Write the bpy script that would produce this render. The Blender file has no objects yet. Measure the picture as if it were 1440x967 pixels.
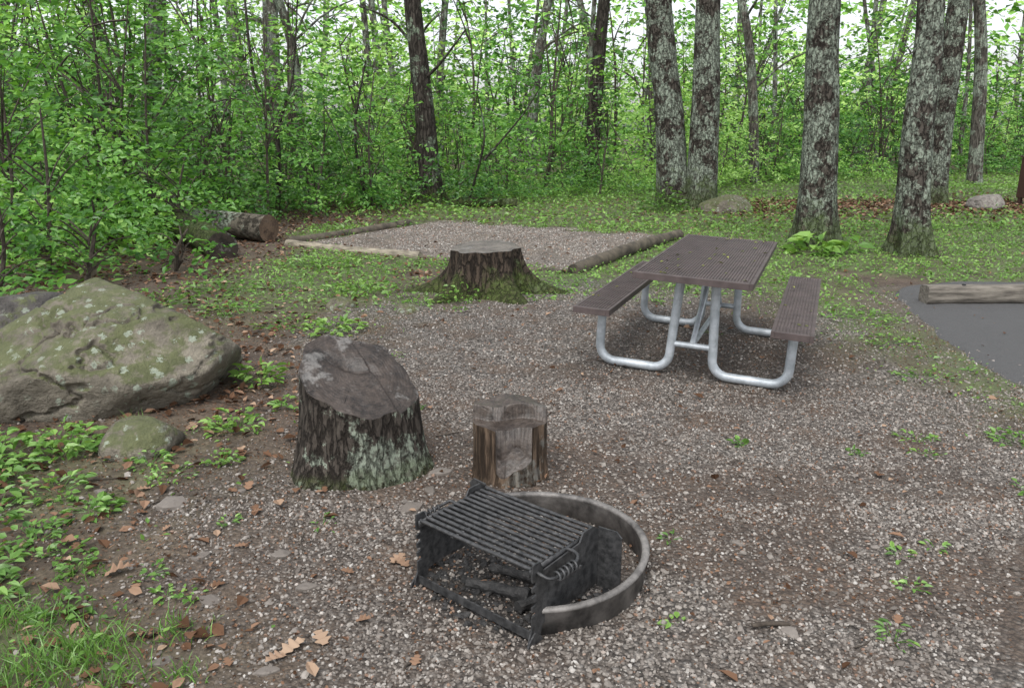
import bpy, math, numpy as np
from mathutils import Vector
R=np.random.RandomState(7)
sc=bpy.context.scene
sc.view_settings.view_transform='Standard'; sc.view_settings.look='None'; sc.view_settings.exposure=0
# ------------------------------------------------------------------ noise
def _h(ix,iy,iz,s):
    v=np.sin(ix*127.1+iy*311.7+iz*74.7+s*19.19)*43758.5453
    return v-np.floor(v)
def vnoise(x,y,z=0.,s=0.):
    x,y,z=np.broadcast_arrays(np.asarray(x,float),np.asarray(y,float),np.asarray(z,float))
    ix,iy,iz=np.floor(x),np.floor(y),np.floor(z)
    fx,fy,fz=x-ix,y-iy,z-iz
    fx=fx*fx*(3-2*fx);fy=fy*fy*(3-2*fy);fz=fz*fz*(3-2*fz)
    def L(a,b,t): return a+(b-a)*t
    c=[[[ _h(ix+i,iy+j,iz+k,s) for k in (0,1)] for j in (0,1)] for i in (0,1)]
    a=L(L(c[0][0][0],c[0][0][1],fz),L(c[0][1][0],c[0][1][1],fz),fy)
    b=L(L(c[1][0][0],c[1][0][1],fz),L(c[1][1][0],c[1][1][1],fz),fy)
    return L(a,b,fx)
def fbm(x,y,z=0.,o=4,s=0.):
    r=0;a=.5;f=1.;t=0
    for i in range(o):
        r=r+a*vnoise(np.asarray(x)*f,np.asarray(y)*f,np.asarray(z)*f,s+i*3.1);t+=a;a*=.5;f*=2.03
    return r/t
def sm(a,b,x):
    t=np.clip((np.asarray(x,float)-a)/(b-a),0,1);return t*t*(3-2*t)
def nrm(v): return v/np.maximum(np.linalg.norm(v,axis=-1,keepdims=True),1e-9)
# ------------------------------------------------------------------ mesh builder
class MB:
    def __init__(s): s.v=[];s.l=[];s.z=[];s.m=[];s.a=[];s.n=0
    def add(s,V,F,mat=0,attr=0.5):
        V=np.asarray(V,float).reshape(-1,3);F=np.asarray(F,int)
        s.v.append(V);s.l.append((F+s.n).ravel());s.z.append(np.full(len(F),F.shape[1]))
        s.m.append(np.full(len(F),mat) if np.isscalar(mat) else mat)
        s.a.append(np.full(len(V),attr,float) if np.isscalar(attr) else np.asarray(attr,float));s.n+=len(V)
    def build(s,name,mats,smooth=True,parent=None,loc=None,rot=None,bevel=0):
        me=bpy.data.meshes.new(name)
        V=np.concatenate(s.v);L=np.concatenate(s.l);Z=np.concatenate(s.z);A=np.concatenate(s.a);Mi=np.concatenate(s.m)
        me.vertices.add(len(V));me.vertices.foreach_set('co',V.ravel().astype(np.float32))
        me.loops.add(len(L));me.loops.foreach_set('vertex_index',L.astype(np.int32))
        me.polygons.add(len(Z));st=np.concatenate([[0],np.cumsum(Z)[:-1]])
        me.polygons.foreach_set('loop_start',st.astype(np.int32))
        me.polygons.foreach_set('material_index',Mi.astype(np.int32))
        me.polygons.foreach_set('use_smooth',np.full(len(Z),smooth))
        me.update(calc_edges=True);me.validate()
        at=me.attributes.new('rnd','FLOAT','POINT')
        if len(at.data)==len(A): at.data.foreach_set('value',A.astype(np.float32))
        for m in mats: me.materials.append(m)
        o=bpy.data.objects.new(name,me);sc.collection.objects.link(o)
        if parent: o.parent=parent
        if loc: o.location=loc
        if rot: o.rotation_euler=rot
        if bevel:
            b=o.modifiers.new('bev','BEVEL');b.width=bevel;b.segments=2;b.limit_method='ANGLE'
        return o
def empty(name,loc=(0,0,0),rot=(0,0,0)):
    e=bpy.data.objects.new(name,None);sc.collection.objects.link(e);e.location=loc;e.rotation_euler=rot;return e
def box(mb,c,s,mat=0,attr=.5):
    x,y,z=[k/2 for k in s]
    V=np.array([[-x,-y,-z],[x,-y,-z],[x,y,-z],[-x,y,-z],[-x,-y,z],[x,-y,z],[x,y,z],[-x,y,z]])+np.array(c)
    mb.add(V,[[0,3,2,1],[4,5,6,7],[0,1,5,4],[1,2,6,5],[2,3,7,6],[3,0,4,7]],mat,attr)
def smoothpath(P,n):
    P=np.array(P,float);k=len(P);t=np.linspace(0,k-1,n);i=np.clip(np.floor(t).astype(int),0,k-2);f=(t-i)[:,None]
    p0=P[np.maximum(i-1,0)];p1=P[i];p2=P[i+1];p3=P[np.minimum(i+2,k-1)]
    return .5*((2*p1)+(-p0+p2)*f+(2*p0-5*p1+4*p2-p3)*f*f+(-p0+3*p1-3*p2+p3)*f**3)
def tube(mb,P,r,seg=8,mat=0,attr=.5,cap=True,disp=None):
    P=np.array(P,float);n=len(P);r=np.broadcast_to(np.asarray(r,float),(n,))
    T=nrm(np.gradient(P,axis=0));ref=np.array([1.,0,0]) if abs(T[0][0])<.8 else np.array([0,1.,0])
    N=nrm(np.cross(T[0],ref));Ns=[N]
    for i in range(1,n):
        N=Ns[-1]-T[i]*np.dot(Ns[-1],T[i]);Ns.append(nrm(N))
    Ns=np.array(Ns);B=np.cross(T,Ns);th=np.linspace(0,2*np.pi,seg,endpoint=False)
    dirs=Ns[:,None,:]*np.cos(th)[None,:,None]+B[:,None,:]*np.sin(th)[None,:,None]
    rr=np.repeat(r[:,None],seg,1)
    if disp is not None: rr=disp(P[:,None,:]+dirs*rr[...,None],rr,th,P)
    V=(P[:,None,:]+dirs*rr[...,None]).reshape(-1,3)
    i=np.arange(n-1)[:,None]*seg;j=np.arange(seg)[None,:];j2=(j+1)%seg
    F=np.stack([i+j,i+j2,i+seg+j2,i+seg+j],-1).reshape(-1,4)
    mb.add(V,F,mat,attr)
    if cap:
        mb.add(V[:seg],[list(range(seg))[::-1]],mat,attr);mb.add(V[-seg:],[list(range(seg))],mat,attr)
# ------------------------------------------------------------------ leaves
def leaf4(mb,P,D,N,L,W,attr,mat=0,droop=.15):
    S=nrm(np.cross(D,N));L=np.asarray(L).reshape(-1,1)*np.ones((len(P),1));W=np.asarray(W).reshape(-1,1)*np.ones((len(P),1))
    V=np.stack([P,P+D*L*.45+S*W*.5,P+D*L-N*L*droop,P+D*L*.45-S*W*.5],1)
    mb.add(V,np.arange(4*len(P)).reshape(-1,4),mat,np.repeat(attr,4))
def leaf6(mb,P,D,N,L,W,attr,mat=0,droop=.15,cup=.15):
    S=nrm(np.cross(D,N));L=np.asarray(L).reshape(-1,1)*np.ones((len(P),1));W=np.asarray(W).reshape(-1,1)*np.ones((len(P),1))
    V=np.stack([P,P+D*L*.3+S*W*.5+N*W*cup,P+D*L*.68+S*W*.36+N*W*cup-N*L*droop*.4,P+D*L-N*L*droop,
                P+D*L*.68-S*W*.36+N*W*cup-N*L*droop*.4,P+D*L*.3-S*W*.5+N*W*cup],1)
    k=6*np.arange(len(P))[:,None]
    F=np.concatenate([k+np.array([[0,1,2,3]]),k+np.array([[0,3,4,5]])])
    mb.add(V,F,mat,np.repeat(attr,6))
def rdir(n,up=0.):
    v=R.normal(size=(n,3));v[:,2]+=up;return nrm(v)
def sprays(mb,P,D,m,ln,lL,attr,mat=0,jit=.55,six=False):
    n=len(P);ln=np.broadcast_to(ln,(n,));lL=np.broadcast_to(lL,(n,))
    up=nrm(np.array([0,-.25,1.])+R.normal(size=(n,3))*.3);S=nrm(np.cross(D,up))
    for j in range(m):
        t=(j+.6)/m;sd=1 if j%2 else -1
        if j==m-1: sd=0
        p=P+D*(ln*t)[:,None]-np.array([0,0,1.])*(ln*t*t*.18)[:,None]+R.normal(size=(n,3))*.02
        d=nrm(D*.65+S*sd*.8+R.normal(size=(n,3))*.25)
        N=nrm(up+R.normal(size=(n,3))*jit);N=nrm(N-d*(N*d).sum(1,keepdims=True))
        l=lL*R.uniform(.7,1.2,n)
        (leaf6 if six else leaf4)(mb,p,d,N,l,l*.55,np.clip(attr+R.normal(size=n)*.1,0,1),mat)
# ------------------------------------------------------------------ terrain
def gz(x,y):
    x=np.asarray(x,float);y=np.asarray(y,float)
    q=x*.927-y*.375
    z=-.042*np.clip(q+1.56,0,1.9)*sm(3.2,4.2,y)*(1-sm(8,11,y))
    far=sm(6,25,np.hypot(x,y-4))
    return z+far*(fbm(x*.12,y*.12,0,2,5)-.5)*.5
def gfull(x,y):
    return gz(x,y)+(fbm(np.asarray(x)*5,np.asarray(y)*5,0,3,2)-.5)*.022
PADO=np.array([-3.26,11.37]);PE1=np.array([.861,-.508]);PE2=np.array([.508,.861])
def padc(x,y):
    dx=x-PADO[0];dy=y-PADO[1]
    return dx*PE1[0]+dy*PE1[1],dx*PE2[0]+dy*PE2[1]
def in_pad(x,y):
    a,b=padc(x,y);return sm(-.05,.1,a)*sm(-.05,.1,4.55-a)*sm(-.05,.25,b+(fbm(x*3,y*3,0,2,19)-.5)*.5)*sm(-.2,.3,3.9-b+(fbm(x*2,y*2,0,2,9)-.5)*1.0)
def pave_x(y): return np.interp(y,[2.5,5.04,6.2,7.4,8.2,8.6,8.8],[3.55,3.46,3.55,3.85,4.08,4.35,4.9])+(fbm(y*3,0*y,0,3,8)-.5)*.14
def m_gravel(x,y):
    w=(fbm(x*1.3,y*1.3,0,3,11)-.5)*1.3
    xl=np.interp(y,[0,2.2,4,6,7.6,9],[-.8,-.95,-1.4,-1.6,-1.2,-.4])
    xr=np.interp(y,[0,4,5,8,9],[3.6,3.4,3.2,2.9,2.3])
    g=sm(-.45,.45,x-xl+w*.8)*sm(-.35,.35,xr-x+w)*sm(-.4,.4,8.5-y+w*.8)*sm(-5,-1,y+3)
    g=np.maximum(g,.55*sm(-.5,0,x-pave_x(y)+.1)*(1-sm(8.4,9,y)))
    return np.maximum(g,in_pad(x,y))
def m_dirt(x,y):
    # worn, darker earth showing through the gravel: under the table, in streaks
    tab=np.exp(-((x-1.6)/.75)**2-((y-5.6)/1.0)**2)*.55
    st=.85*sm(.48,.62,fbm(x*.9+3,y*1.6,0,4,61))
    st2=.7*np.exp(-((x-1.1-.5*(3.6-y))/.9)**2-((y-3.45)/.22)**2)
    lf=.6*sm(.3,-1.1,x)*(y<5)
    return np.clip(np.maximum.reduce([tab,st,st2,lf*np.ones_like(tab)]),0,1)
def m_grass(x,y):
    n=fbm(x*.9,y*.9,0,4,21);w=(n-.5)
    a=sm(7.6,9.6,y+w*3)*sm(-3.6,-1.6,x+w*3)*(1-sm(24,40,y))
    b=np.exp(-((x+2.1)/1.1)**2-((y-8.8)/2.0)**2)
    c=np.exp(-((x-3.3+.15*(y-6))/.6)**2)*sm(3.2,4.5,y)
    e=np.exp(-((x+1.75)/.6)**2-((y-2.05)/.35)**2)*.7+np.exp(-((x+2.1)/.8)**2-((y-3.4)/.7)**2)*.3
    g=np.maximum.reduce([a,b*.9,c*.65,e])
    lit=np.exp(-((y-17)/1.6)**2)*sm(4,7,x)*.9
    g=g*(1-lit)
    g=g*sm(.24,.58,n+.25*g)*1.3
    return np.clip(g*(1-in_pad(x,y)),0,1)
def Ybound(u):
    return np.interp(u,[-1.2,-.62,-.5,-.43,-.3,-.15,0,.12,.3,.48,.62,1.2],[7.5,8.3,9.5,11.8,14.8,16.3,18,20,23,27,31,34])
# ------------------------------------------------------------------ material helpers
def mat(name):
    m=bpy.data.materials.new(name);m.use_nodes=True;nt=m.node_tree
    b=nt.nodes['Principled BSDF'];return m,nt,b
def nd(nt,t):
    return nt.nodes.new(t)
def lk(nt,a,b): nt.links.new(a,b)
def ramp(nt,fac,stops,interp='LINEAR'):
    r=nt.nodes.new('ShaderNodeValToRGB');e=r.color_ramp;e.interpolation=interp
    while len(e.elements)<len(stops): e.elements.new(.5)
    for el,(p,c) in zip(e.elements,stops):
        el.position=p;el.color=(c,c,c,1) if np.isscalar(c) else (*c,1)
    lk(nt,fac,r.inputs[0]);return r.outputs[0]
def mix(nt,f,a,b,bt='MIX'):
    m=nt.nodes.new('ShaderNodeMix');m.data_type='RGBA';m.blend_type=bt
    for k,v in ((0,f),(6,a),(7,b)):
        s=m.inputs[k]
        if hasattr(v,'is_output'): lk(nt,v,s)
        elif np.isscalar(v): s.default_value=float(v) if k==0 else (v,v,v,1)
        else: s.default_value=(*v,1)
    return m.outputs[2]
def mth(nt,op,a,b=0.,c=0.):
    m=nt.nodes.new('ShaderNodeMath');m.operation=op
    for i,v in enumerate((a,b,c)):
        if hasattr(v,'is_output'): lk(nt,v,m.inputs[i])
        else: m.inputs[i].default_value=v
    return m.outputs[0]
def coord(nt,scale=(1,1,1)):
    t=nt.nodes.new('ShaderNodeTexCoord');mp=nt.nodes.new('ShaderNodeMapping');mp.inputs['Scale'].default_value=scale
    lk(nt,t.outputs['Object'],mp.inputs[0]);return mp.outputs[0]
def noise(nt,vec,s,d=6,r=.6,out=0):
    n=nd(nt,'ShaderNodeTexNoise');n.inputs['Scale'].default_value=s;n.inputs['Detail'].default_value=d;n.inputs['Roughness'].default_value=r
    lk(nt,vec,n.inputs['Vector']);return n.outputs[out]
def bump(nt,b,h,st=.5,dist=.01):
    n=nd(nt,'ShaderNodeBump');n.inputs['Strength'].default_value=st;n.inputs['Distance'].default_value=dist
    lk(nt,h,n.inputs['Height']);lk(nt,n.outputs[0],b.inputs['Normal']);return n
def attr(nt,name='rnd'):
    a=nd(nt,'ShaderNodeAttribute');a.attribute_name=name;return a.outputs['Fac']
# leaves
def leafmat(name,stops,trans=.35,gloss=0.):
    m,nt,b=mat(name);f=attr(nt);col=ramp(nt,f,stops);nt.nodes.remove(b)
    df=nd(nt,'ShaderNodeBsdfDiffuse');lk(nt,col,df.inputs[0]);o=df.outputs[0]
    if trans:
        tr=nd(nt,'ShaderNodeBsdfTranslucent');c2=mix(nt,1.,col,(1.25,1.2,.7),'MULTIPLY');lk(nt,c2,tr.inputs[0])
        ms=nd(nt,'ShaderNodeMixShader');ms.inputs[0].default_value=trans
        lk(nt,df.outputs[0],ms.inputs[1]);lk(nt,tr.outputs[0],ms.inputs[2]);o=ms.outputs[0]
    if gloss:
        gl=nd(nt,'ShaderNodeBsdfGlossy');gl.inputs['Roughness'].default_value=.4;m2=nd(nt,'ShaderNodeMixShader');m2.inputs[0].default_value=gloss
        lk(nt,o,m2.inputs[1]);lk(nt,gl.outputs[0],m2.inputs[2]);o=m2.outputs[0]
    lk(nt,o,nt.nodes['Material Output'].inputs[0]);return m
M_LEAF=leafmat('leaf_green',[(0,(.03,.095,.018)),(.35,(.09,.24,.04)),(.7,(.18,.40,.068)),(1,(.34,.56,.14))],.38,.04)
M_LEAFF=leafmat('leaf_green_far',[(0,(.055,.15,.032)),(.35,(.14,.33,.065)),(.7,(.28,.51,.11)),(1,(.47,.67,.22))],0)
M_WEED=leafmat('leaf_weed',[(0,(.05,.12,.025)),(.5,(.13,.265,.055)),(1,(.26,.44,.10))],.3,.04)
M_DEAD=leafmat('leaf_dead',[(0,(.055,.03,.018)),(.4,(.14,.08,.05)),(.75,(.24,.15,.10)),(1,(.38,.28,.2))],0)
def barkmat(name,dark=(.018,.014,.011),light=(.12,.105,.09),lich=.5,lcol=(.30,.35,.28),mossz=.5,zs=3.,freq=14,bst=1.0,dist=.03,vor=True,lmoss=.85):
    m,nt,b=mat(name);v=coord(nt,(freq,freq,zs));v1=coord(nt)
    n1=noise(nt,v,1.6,6,.68);n2=noise(nt,v1,2.6,8,.75);n3=noise(nt,v1,34,4,.65)
    if vor:
        wob=nd(nt,'ShaderNodeVectorMath');wob.operation='SCALE';wob.inputs['Scale'].default_value=1.6;lk(nt,noise(nt,v,.9,3,.6,1),wob.inputs[0])
        ad=nd(nt,'ShaderNodeVectorMath');ad.operation='ADD';lk(nt,v,ad.inputs[0]);lk(nt,wob.outputs[0],ad.inputs[1])
        vo=nd(nt,'ShaderNodeTexVoronoi');vo.feature='DISTANCE_TO_EDGE';vo.inputs['Scale'].default_value=1.;lk(nt,ad.outputs[0],vo.inputs['Vector'])
        fur=ramp(nt,mth(nt,'ADD',vo.outputs['Distance'],mth(nt,'MULTIPLY',mth(nt,'SUBTRACT',n1,.5),.6)),[(.0,0.),(.16,1.)])
    else: fur=ramp(nt,n1,[(.36,0.),(.52,1.)])
    base=mix(nt,ramp(nt,n1,[(.35,0.),(.65,1.)]),tuple((a*2+c)/3 for a,c in zip(dark,light)),light)
    lm=ramp(nt,n2,[(.60-.2*lich,0.),(.625-.2*lich,1.)])
    l3=ramp(nt,n3,[(.42,.0),(.52,1.)]);lm=mth(nt,'MULTIPLY',lm,mth(nt,'ADD',.35,mth(nt,'MULTIPLY',l3,.65)))
    lc=mix(nt,n3,tuple(c*.65 for c in lcol),tuple(min(1,c*1.3) for c in lcol))
    fur2=mth(nt,'MAXIMUM',fur,mth(nt,'MULTIPLY',lm,.5))
    col=mix(nt,lm,base,lc)
    col=mix(nt,fur2,mix(nt,.12,dark,col),col)
    sx=nd(nt,'ShaderNodeSeparateXYZ');lk(nt,v1,sx.inputs[0])
    if mossz>0:
        mz=mth(nt,'SUBTRACT',1.,mth(nt,'DIVIDE',sx.outputs[2],mossz));mz=mth(nt,'ADD',mz,mth(nt,'MULTIPLY',mth(nt,'SUBTRACT',n2,.5),4.))
        mm=mth(nt,'MULTIPLY',ramp(nt,mz,[(.25,0.),(.7,lmoss)]),ramp(nt,n3,[(.3,.3),(.55,1.)]))
        col=mix(nt,mm,col,mix(nt,n3,(.02,.03,.008),(.10,.14,.035)))
    lk(nt,col,b.inputs['Base Color']);b.inputs['Roughness'].default_value=.9;b.inputs['Specular IOR Level'].default_value=.2
    bump(nt,b,mth(nt,'ADD',mth(nt,'ADD',n1,mth(nt,'MULTIPLY',fur,.7)),mth(nt,'MULTIPLY',n3,.2)),bst,dist);return m
M_BARK=barkmat('bark_lichen',lich=.66,lcol=(.28,.325,.26),light=(.10,.087,.073),freq=15,zs=6.5,mossz=.8)
M_BARKD=barkmat('bark_dark',lich=.2,lcol=(.2,.25,.18),light=(.075,.065,.055))
M_BARKF=barkmat('bark_distant',dark=(.04,.035,.03),light=(.15,.135,.115),lich=.5,mossz=0,vor=False)
def rockmat(name,c1=(.07,.06,.05),c2=(.19,.17,.14),moss=.5,lich=.5):
    m,nt,b=mat(name);v=coord(nt);n=noise(nt,v,2.2,8,.65);n2=noise(nt,v,14,6,.65);n3=noise(nt,v,5,8,.7);n4=noise(nt,v,60,3,.6)
    col=ramp(nt,mth(nt,'ADD',mth(nt,'MULTIPLY',n,.6),mth(nt,'MULTIPLY',n2,.4)),[(.36,c1),(.5,tuple((p+q)/2 for p,q in zip(c1,c2))),(.62,c2)])
    g=nd(nt,'ShaderNodeNewGeometry');sx=nd(nt,'ShaderNodeSeparateXYZ');lk(nt,g.outputs['Normal'],sx.inputs[0])
    mm=mth(nt,'ADD',mth(nt,'MULTIPLY',sx.outputs[2],.22),n3)
    mm=ramp(nt,mm,[(.76-.25*moss,0.),(.86-.25*moss,.9)])
    col=mix(nt,mm,col,mix(nt,n2,(.035,.045,.015),(.14,.155,.06)))
    vo=nd(nt,'ShaderNodeTexVoronoi');vo.inputs['Scale'].default_value=13;lk(nt,v,vo.inputs['Vector'])
    sp=mth(nt,'ADD',vo.outputs['Distance'],mth(nt,'MULTIPLY',mth(nt,'SUBTRACT',n4,.5),.9))
    lm=ramp(nt,sp,[(.22,1.),(.29,0.)]);lm=mth(nt,'MULTIPLY',lm,ramp(nt,n,[(.52-.1*lich,0.),(.6-.1*lich,1.)]))
    col=mix(nt,mth(nt,'MULTIPLY',lm,.8),col,(.30,.34,.27))
    lk(nt,col,b.inputs['Base Color']);b.inputs['Roughness'].default_value=.85
    bump(nt,b,mth(nt,'ADD',mth(nt,'ADD',n3,mth(nt,'MULTIPLY',n2,.6)),mth(nt,'MULTIPLY',n4,.3)),1.,.04);return m
M_ROCK=rockmat('rock_mossy',(.07,.06,.045),(.23,.205,.16),.68,.9);M_ROCK2=rockmat('rock_plain',(.12,.11,.1),(.3,.27,.24),.05,.1)
def stonemat():
    m,nt,b=mat('gravel_stones');f=attr(nt)
    col=ramp(nt,f,[(0,(.055,.046,.038)),(.3,(.13,.112,.096)),(.6,(.205,.182,.160)),(.84,(.28,.254,.225)),(.93,(.42,.40,.37)),(.95,(.25,.165,.12)),(1,(.18,.11,.075))])
    lk(nt,col,b.inputs['Base Color']);b.inputs['Roughness'].default_value=.7;return m
M_STONE=stonemat()
def groundmat():
    m,nt,b=mat('ground');v=coord(nt);g=attr(nt,'gravel');gr=attr(nt,'grass');sh=attr(nt,'burn');pd=attr(nt,'pad');di=attr(nt,'dirt')
    n=noise(nt,v,3,6,.65);n2=noise(nt,v,38,4,.65)
    soil=ramp(nt,mth(nt,'ADD',mth(nt,'MULTIPLY',n,.5),mth(nt,'MULTIPLY',n2,.5)),[(.35,(.024,.016,.011)),(.5,(.075,.052,.037)),(.65,(.15,.11,.082))])
    vo=nd(nt,'ShaderNodeTexVoronoi');vo.inputs['Scale'].default_value=62;lk(nt,v,vo.inputs['Vector'])
    sx=nd(nt,'ShaderNodeSeparateColor');lk(nt,vo.outputs['Color'],sx.inputs[0])
    st=[(0,(.05,.042,.035)),(.35,(.12,.103,.088)),(.7,(.20,.177,.154)),(.9,(.30,.272,.243)),(1,(.42,.395,.36))]
    c=ramp(nt,sx.outputs[0],st)
    c=mix(nt,1.,c,ramp(nt,vo.outputs['Distance'],[(0.25,1.),(.75,.45)]),'MULTIPLY')
    c=mix(nt,mth(nt,'MULTIPLY',di,.85),c,soil)
    c=mix(nt,ramp(nt,n,[(.47,0.),(.61,.85)]),c,soil)
    pc=mix(nt,.5,c,mix(nt,n2,(.09,.074,.055),(.33,.29,.24)));pc=mix(nt,1.,pc,ramp(nt,n,[(.35,.75),(.65,1.35)]),'MULTIPLY')
    c=mix(nt,mth(nt,'MULTIPLY',pd,.9),c,pc)
    col=mix(nt,g,soil,c)
    gc=mix(nt,n2,(.04,.07,.02),(.12,.18,.05));col=mix(nt,mth(nt,'MULTIPLY',gr,ramp(nt,n,[(.4,.15),(.6,.85)])),col,gc)
    col=mix(nt,sh,col,(.022,.02,.018))
    lk(nt,col,b.inputs['Base Color']);b.inputs['Roughness'].default_value=.85
    h=mth(nt,'SUBTRACT',mth(nt,'MULTIPLY',n2,.6),mth(nt,'MULTIPLY',mth(nt,'MULTIPLY',vo.outputs['Distance'],g),1.));bump(nt,b,h,.9,.02);return m
def simple(name,c1,c2,sc_=20,rough=.6,metal=0.,bst=.2,scale=(1,1,1),lo=.35,hi=.65):
    m,nt,b=mat(name);v=coord(nt,scale);n=noise(nt,v,sc_,6,.65)
    lk(nt,ramp(nt,n,[(lo,c1),(hi,c2)]),b.inputs['Base Color']);b.inputs['Roughness'].default_value=rough;b.inputs['Metallic'].default_value=metal
    bump(nt,b,n,bst,.01);return m
M_TABLE=simple('table_brown',(.055,.041,.039),(.098,.075,.071),9,.5,0,.08)
M_GALV=simple('galvanised_steel',(.36,.395,.42),(.56,.60,.63),14,.45,.3,.05)
M_IRON=simple('black_iron',(.026,.027,.028),(.085,.085,.086),38,.45,.35,.3)
M_RING=simple('ring_steel',(.06,.056,.053),(.25,.235,.22),11,.6,.25,.4)
M_CHAR=simple('charcoal',(.008,.008,.008),(.045,.043,.041),40,.7,0,.8)
M_TIMBER=simple('timber_weathered',(.11,.095,.07),(.34,.30,.23),5,.85,0,.6,(1,1,6))
M_TIMBERD=simple('timber_dark',(.035,.03,.022),(.13,.108,.078),6,.9,0,.7)
M_LOGW=simple('wheel_stop_wood',(.07,.061,.05),(.22,.198,.165),9,.9,0,.8,(.5,4,4))
M_LOCK=simple('locker_brown',(.05,.022,.018),(.075,.035,.03),12,.5,0,.05)
M_TWIG=simple('twig_wood',(.03,.022,.016),(.08,.065,.05),25,.9,0,.4)
M_ASPH=simple('asphalt',(.04,.04,.041),(.105,.104,.103),150,.85,0,.6)
def cutmat(name,a=(.03,.025,.022),bcol=(.15,.125,.105),pale=.5,ringk=.03):
    m,nt,b=mat(name);v=coord(nt);n=noise(nt,v,5,8,.7);n2=noise(nt,v,40,5,.6)
    vm=nd(nt,'ShaderNodeVectorMath');vm.operation='MULTIPLY';lk(nt,v,vm.inputs[0]);vm.inputs[1].default_value=(1,1,0)
    ln=nd(nt,'ShaderNodeVectorMath');ln.operation='LENGTH';lk(nt,vm.outputs[0],ln.inputs[0])
    w=mth(nt,'SINE',mth(nt,'ADD',mth(nt,'MULTIPLY',ln.outputs['Value'],420.),mth(nt,'MULTIPLY',n,22.)))
    w=mth(nt,'ADD',mth(nt,'MULTIPLY',w,ringk),mth(nt,'ADD',mth(nt,'MULTIPLY',n,.75),mth(nt,'MULTIPLY',n2,.25)))
    col=ramp(nt,w,[(.38,a),(.54,tuple((x+y)/2 for x,y in zip(a,bcol))),(.7,bcol)])
    n5=noise(nt,v,3.6,7,.7);col=mix(nt,mth(nt,'MULTIPLY',ramp(nt,n5,[(.53,0.),(.58,1.)]),pale),col,mix(nt,n2,(.10,.095,.09),(.38,.37,.35)))
    sx=nd(nt,'ShaderNodeSeparateXYZ');lk(nt,v,sx.inputs[0])
    an=mth(nt,'ARCTAN2',sx.outputs[1],sx.outputs[0]);cb=nd(nt,'ShaderNodeCombineXYZ');lk(nt,an,cb.inputs[0]);lk(nt,mth(nt,'MULTIPLY',ln.outputs['Value'],.7),cb.inputs[1])
    ck=noise(nt,cb.outputs[0],7,3,.5);ck=ramp(nt,ck,[(.30,0.),(.35,1.)])
    col=mix(nt,1.,col,mix(nt,ck,(.3,.28,.26),(1,1,1)),'MULTIPLY')
    lk(nt,col,b.inputs['Base Color']);b.inputs['Roughness'].default_value=.45
    bump(nt,b,mth(nt,'ADD',w,mth(nt,'MULTIPLY',ck,.4)),.7,.015);return m
M_CUT=cutmat('cut_wood_dark',(.012,.009,.007),(.08,.06,.048),.5,.02);M_CUT2=cutmat('cut_wood_grey',(.026,.019,.015),(.12,.095,.078),.22,.03)
M_CUT3=cutmat('cut_wood_light',(.05,.042,.035),(.22,.19,.16),.3,.03)
M_STRIP=barkmat('stripped_wood',(.028,.02,.014),(.17,.12,.083),.25,(.2,.19,.165),.0,1.6,20,.9,.02,False)
# ------------------------------------------------------------------ ground sheet
def axis(a,b,c,d,st):
    inner=np.arange(b,c+1e-6,st);k=np.linspace(0,1,26)[1:]
    return np.concatenate([(b-(b-a)*k**2.2)[::-1],inner,c+(d-c)*k**2.2])
xs=axis(-170,-7,11,170,.06);ys=axis(-60,1.2,14,260,.06)
X,Y=np.meshgrid(xs,ys);Z=gfull(X,Y);nx,ny=len(xs),len(ys)
def gridF(ny,nx):
    i=np.arange(ny-1)[:,None]*nx;j=np.arange(nx-1)[None,:]
    return np.stack([i+j,i+j+1,i+nx+j+1,i+nx+j],-1).reshape(-1,4)
mb=MB();mb.add(np.stack([X,Y,Z],-1).reshape(-1,3),gridF(ny,nx));M_GROUND=groundmat()
go=mb.build('ground',[M_GROUND])
RC=np.array([.08,2.66])
for nm,fn in (('gravel',m_gravel),('grass',m_grass),('pad',in_pad),('dirt',m_dirt),('burn',lambda x,y:.9*(1-sm(.22,.42,np.hypot(x-RC[0]+.09,y-RC[1]+.13)+(fbm(x*9,y*9,0,3,4)-.5)*.25)))):
    a=go.data.attributes.new(nm,'FLOAT','POINT');a.data.foreach_set('value',fn(X.ravel(),Y.ravel()).astype(np.float32))
# parking pavement, draped on the ground
yy=np.linspace(2.6,8.8,150);s_=np.linspace(0,1,120)
PY=np.repeat(yy[:,None],120,1);x0=pave_x(yy)[:,None];PX=x0+(10.8-x0)*s_[None,:]**1.3
PZ=gfull(PX,PY)+.014*sm(0,.03,s_[None,:])-.004
mb=MB();mb.add(np.stack([PX,PY,PZ],-1).reshape(-1,3),gridF(150,120));mb.build('parking_pavement',[M_ASPH])
def offpave(x,y): return ~((x>pave_x(y)+.02)&(y<8.8))
# ------------------------------------------------------------------ gravel stones
ph=(1+5**.5)/2
IV=nrm(np.array([(-1,ph,0),(1,ph,0),(-1,-ph,0),(1,-ph,0),(0,-1,ph),(0,1,ph),(0,-1,-ph),(0,1,-ph),(ph,0,-1),(ph,0,1),(-ph,0,-1),(-ph,0,1)],float))
IF=np.array([(0,11,5),(0,5,1),(0,1,7),(0,7,10),(0,10,11),(1,5,9),(5,11,4),(11,10,2),(10,7,6),(7,1,8),(3,9,4),(3,4,2),(3,2,6),(3,6,8),(3,8,9),(4,9,5),(2,4,11),(6,2,10),(8,6,7),(9,8,1)])
OV=np.array([(1,0,0),(-1,0,0),(0,1,0),(0,-1,0),(0,0,1),(0,0,-1)],float)*1.12
OF=np.array([(0,2,4),(2,1,4),(1,3,4),(3,0,4),(2,0,5),(1,2,5),(3,1,5),(0,3,5)])
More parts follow.
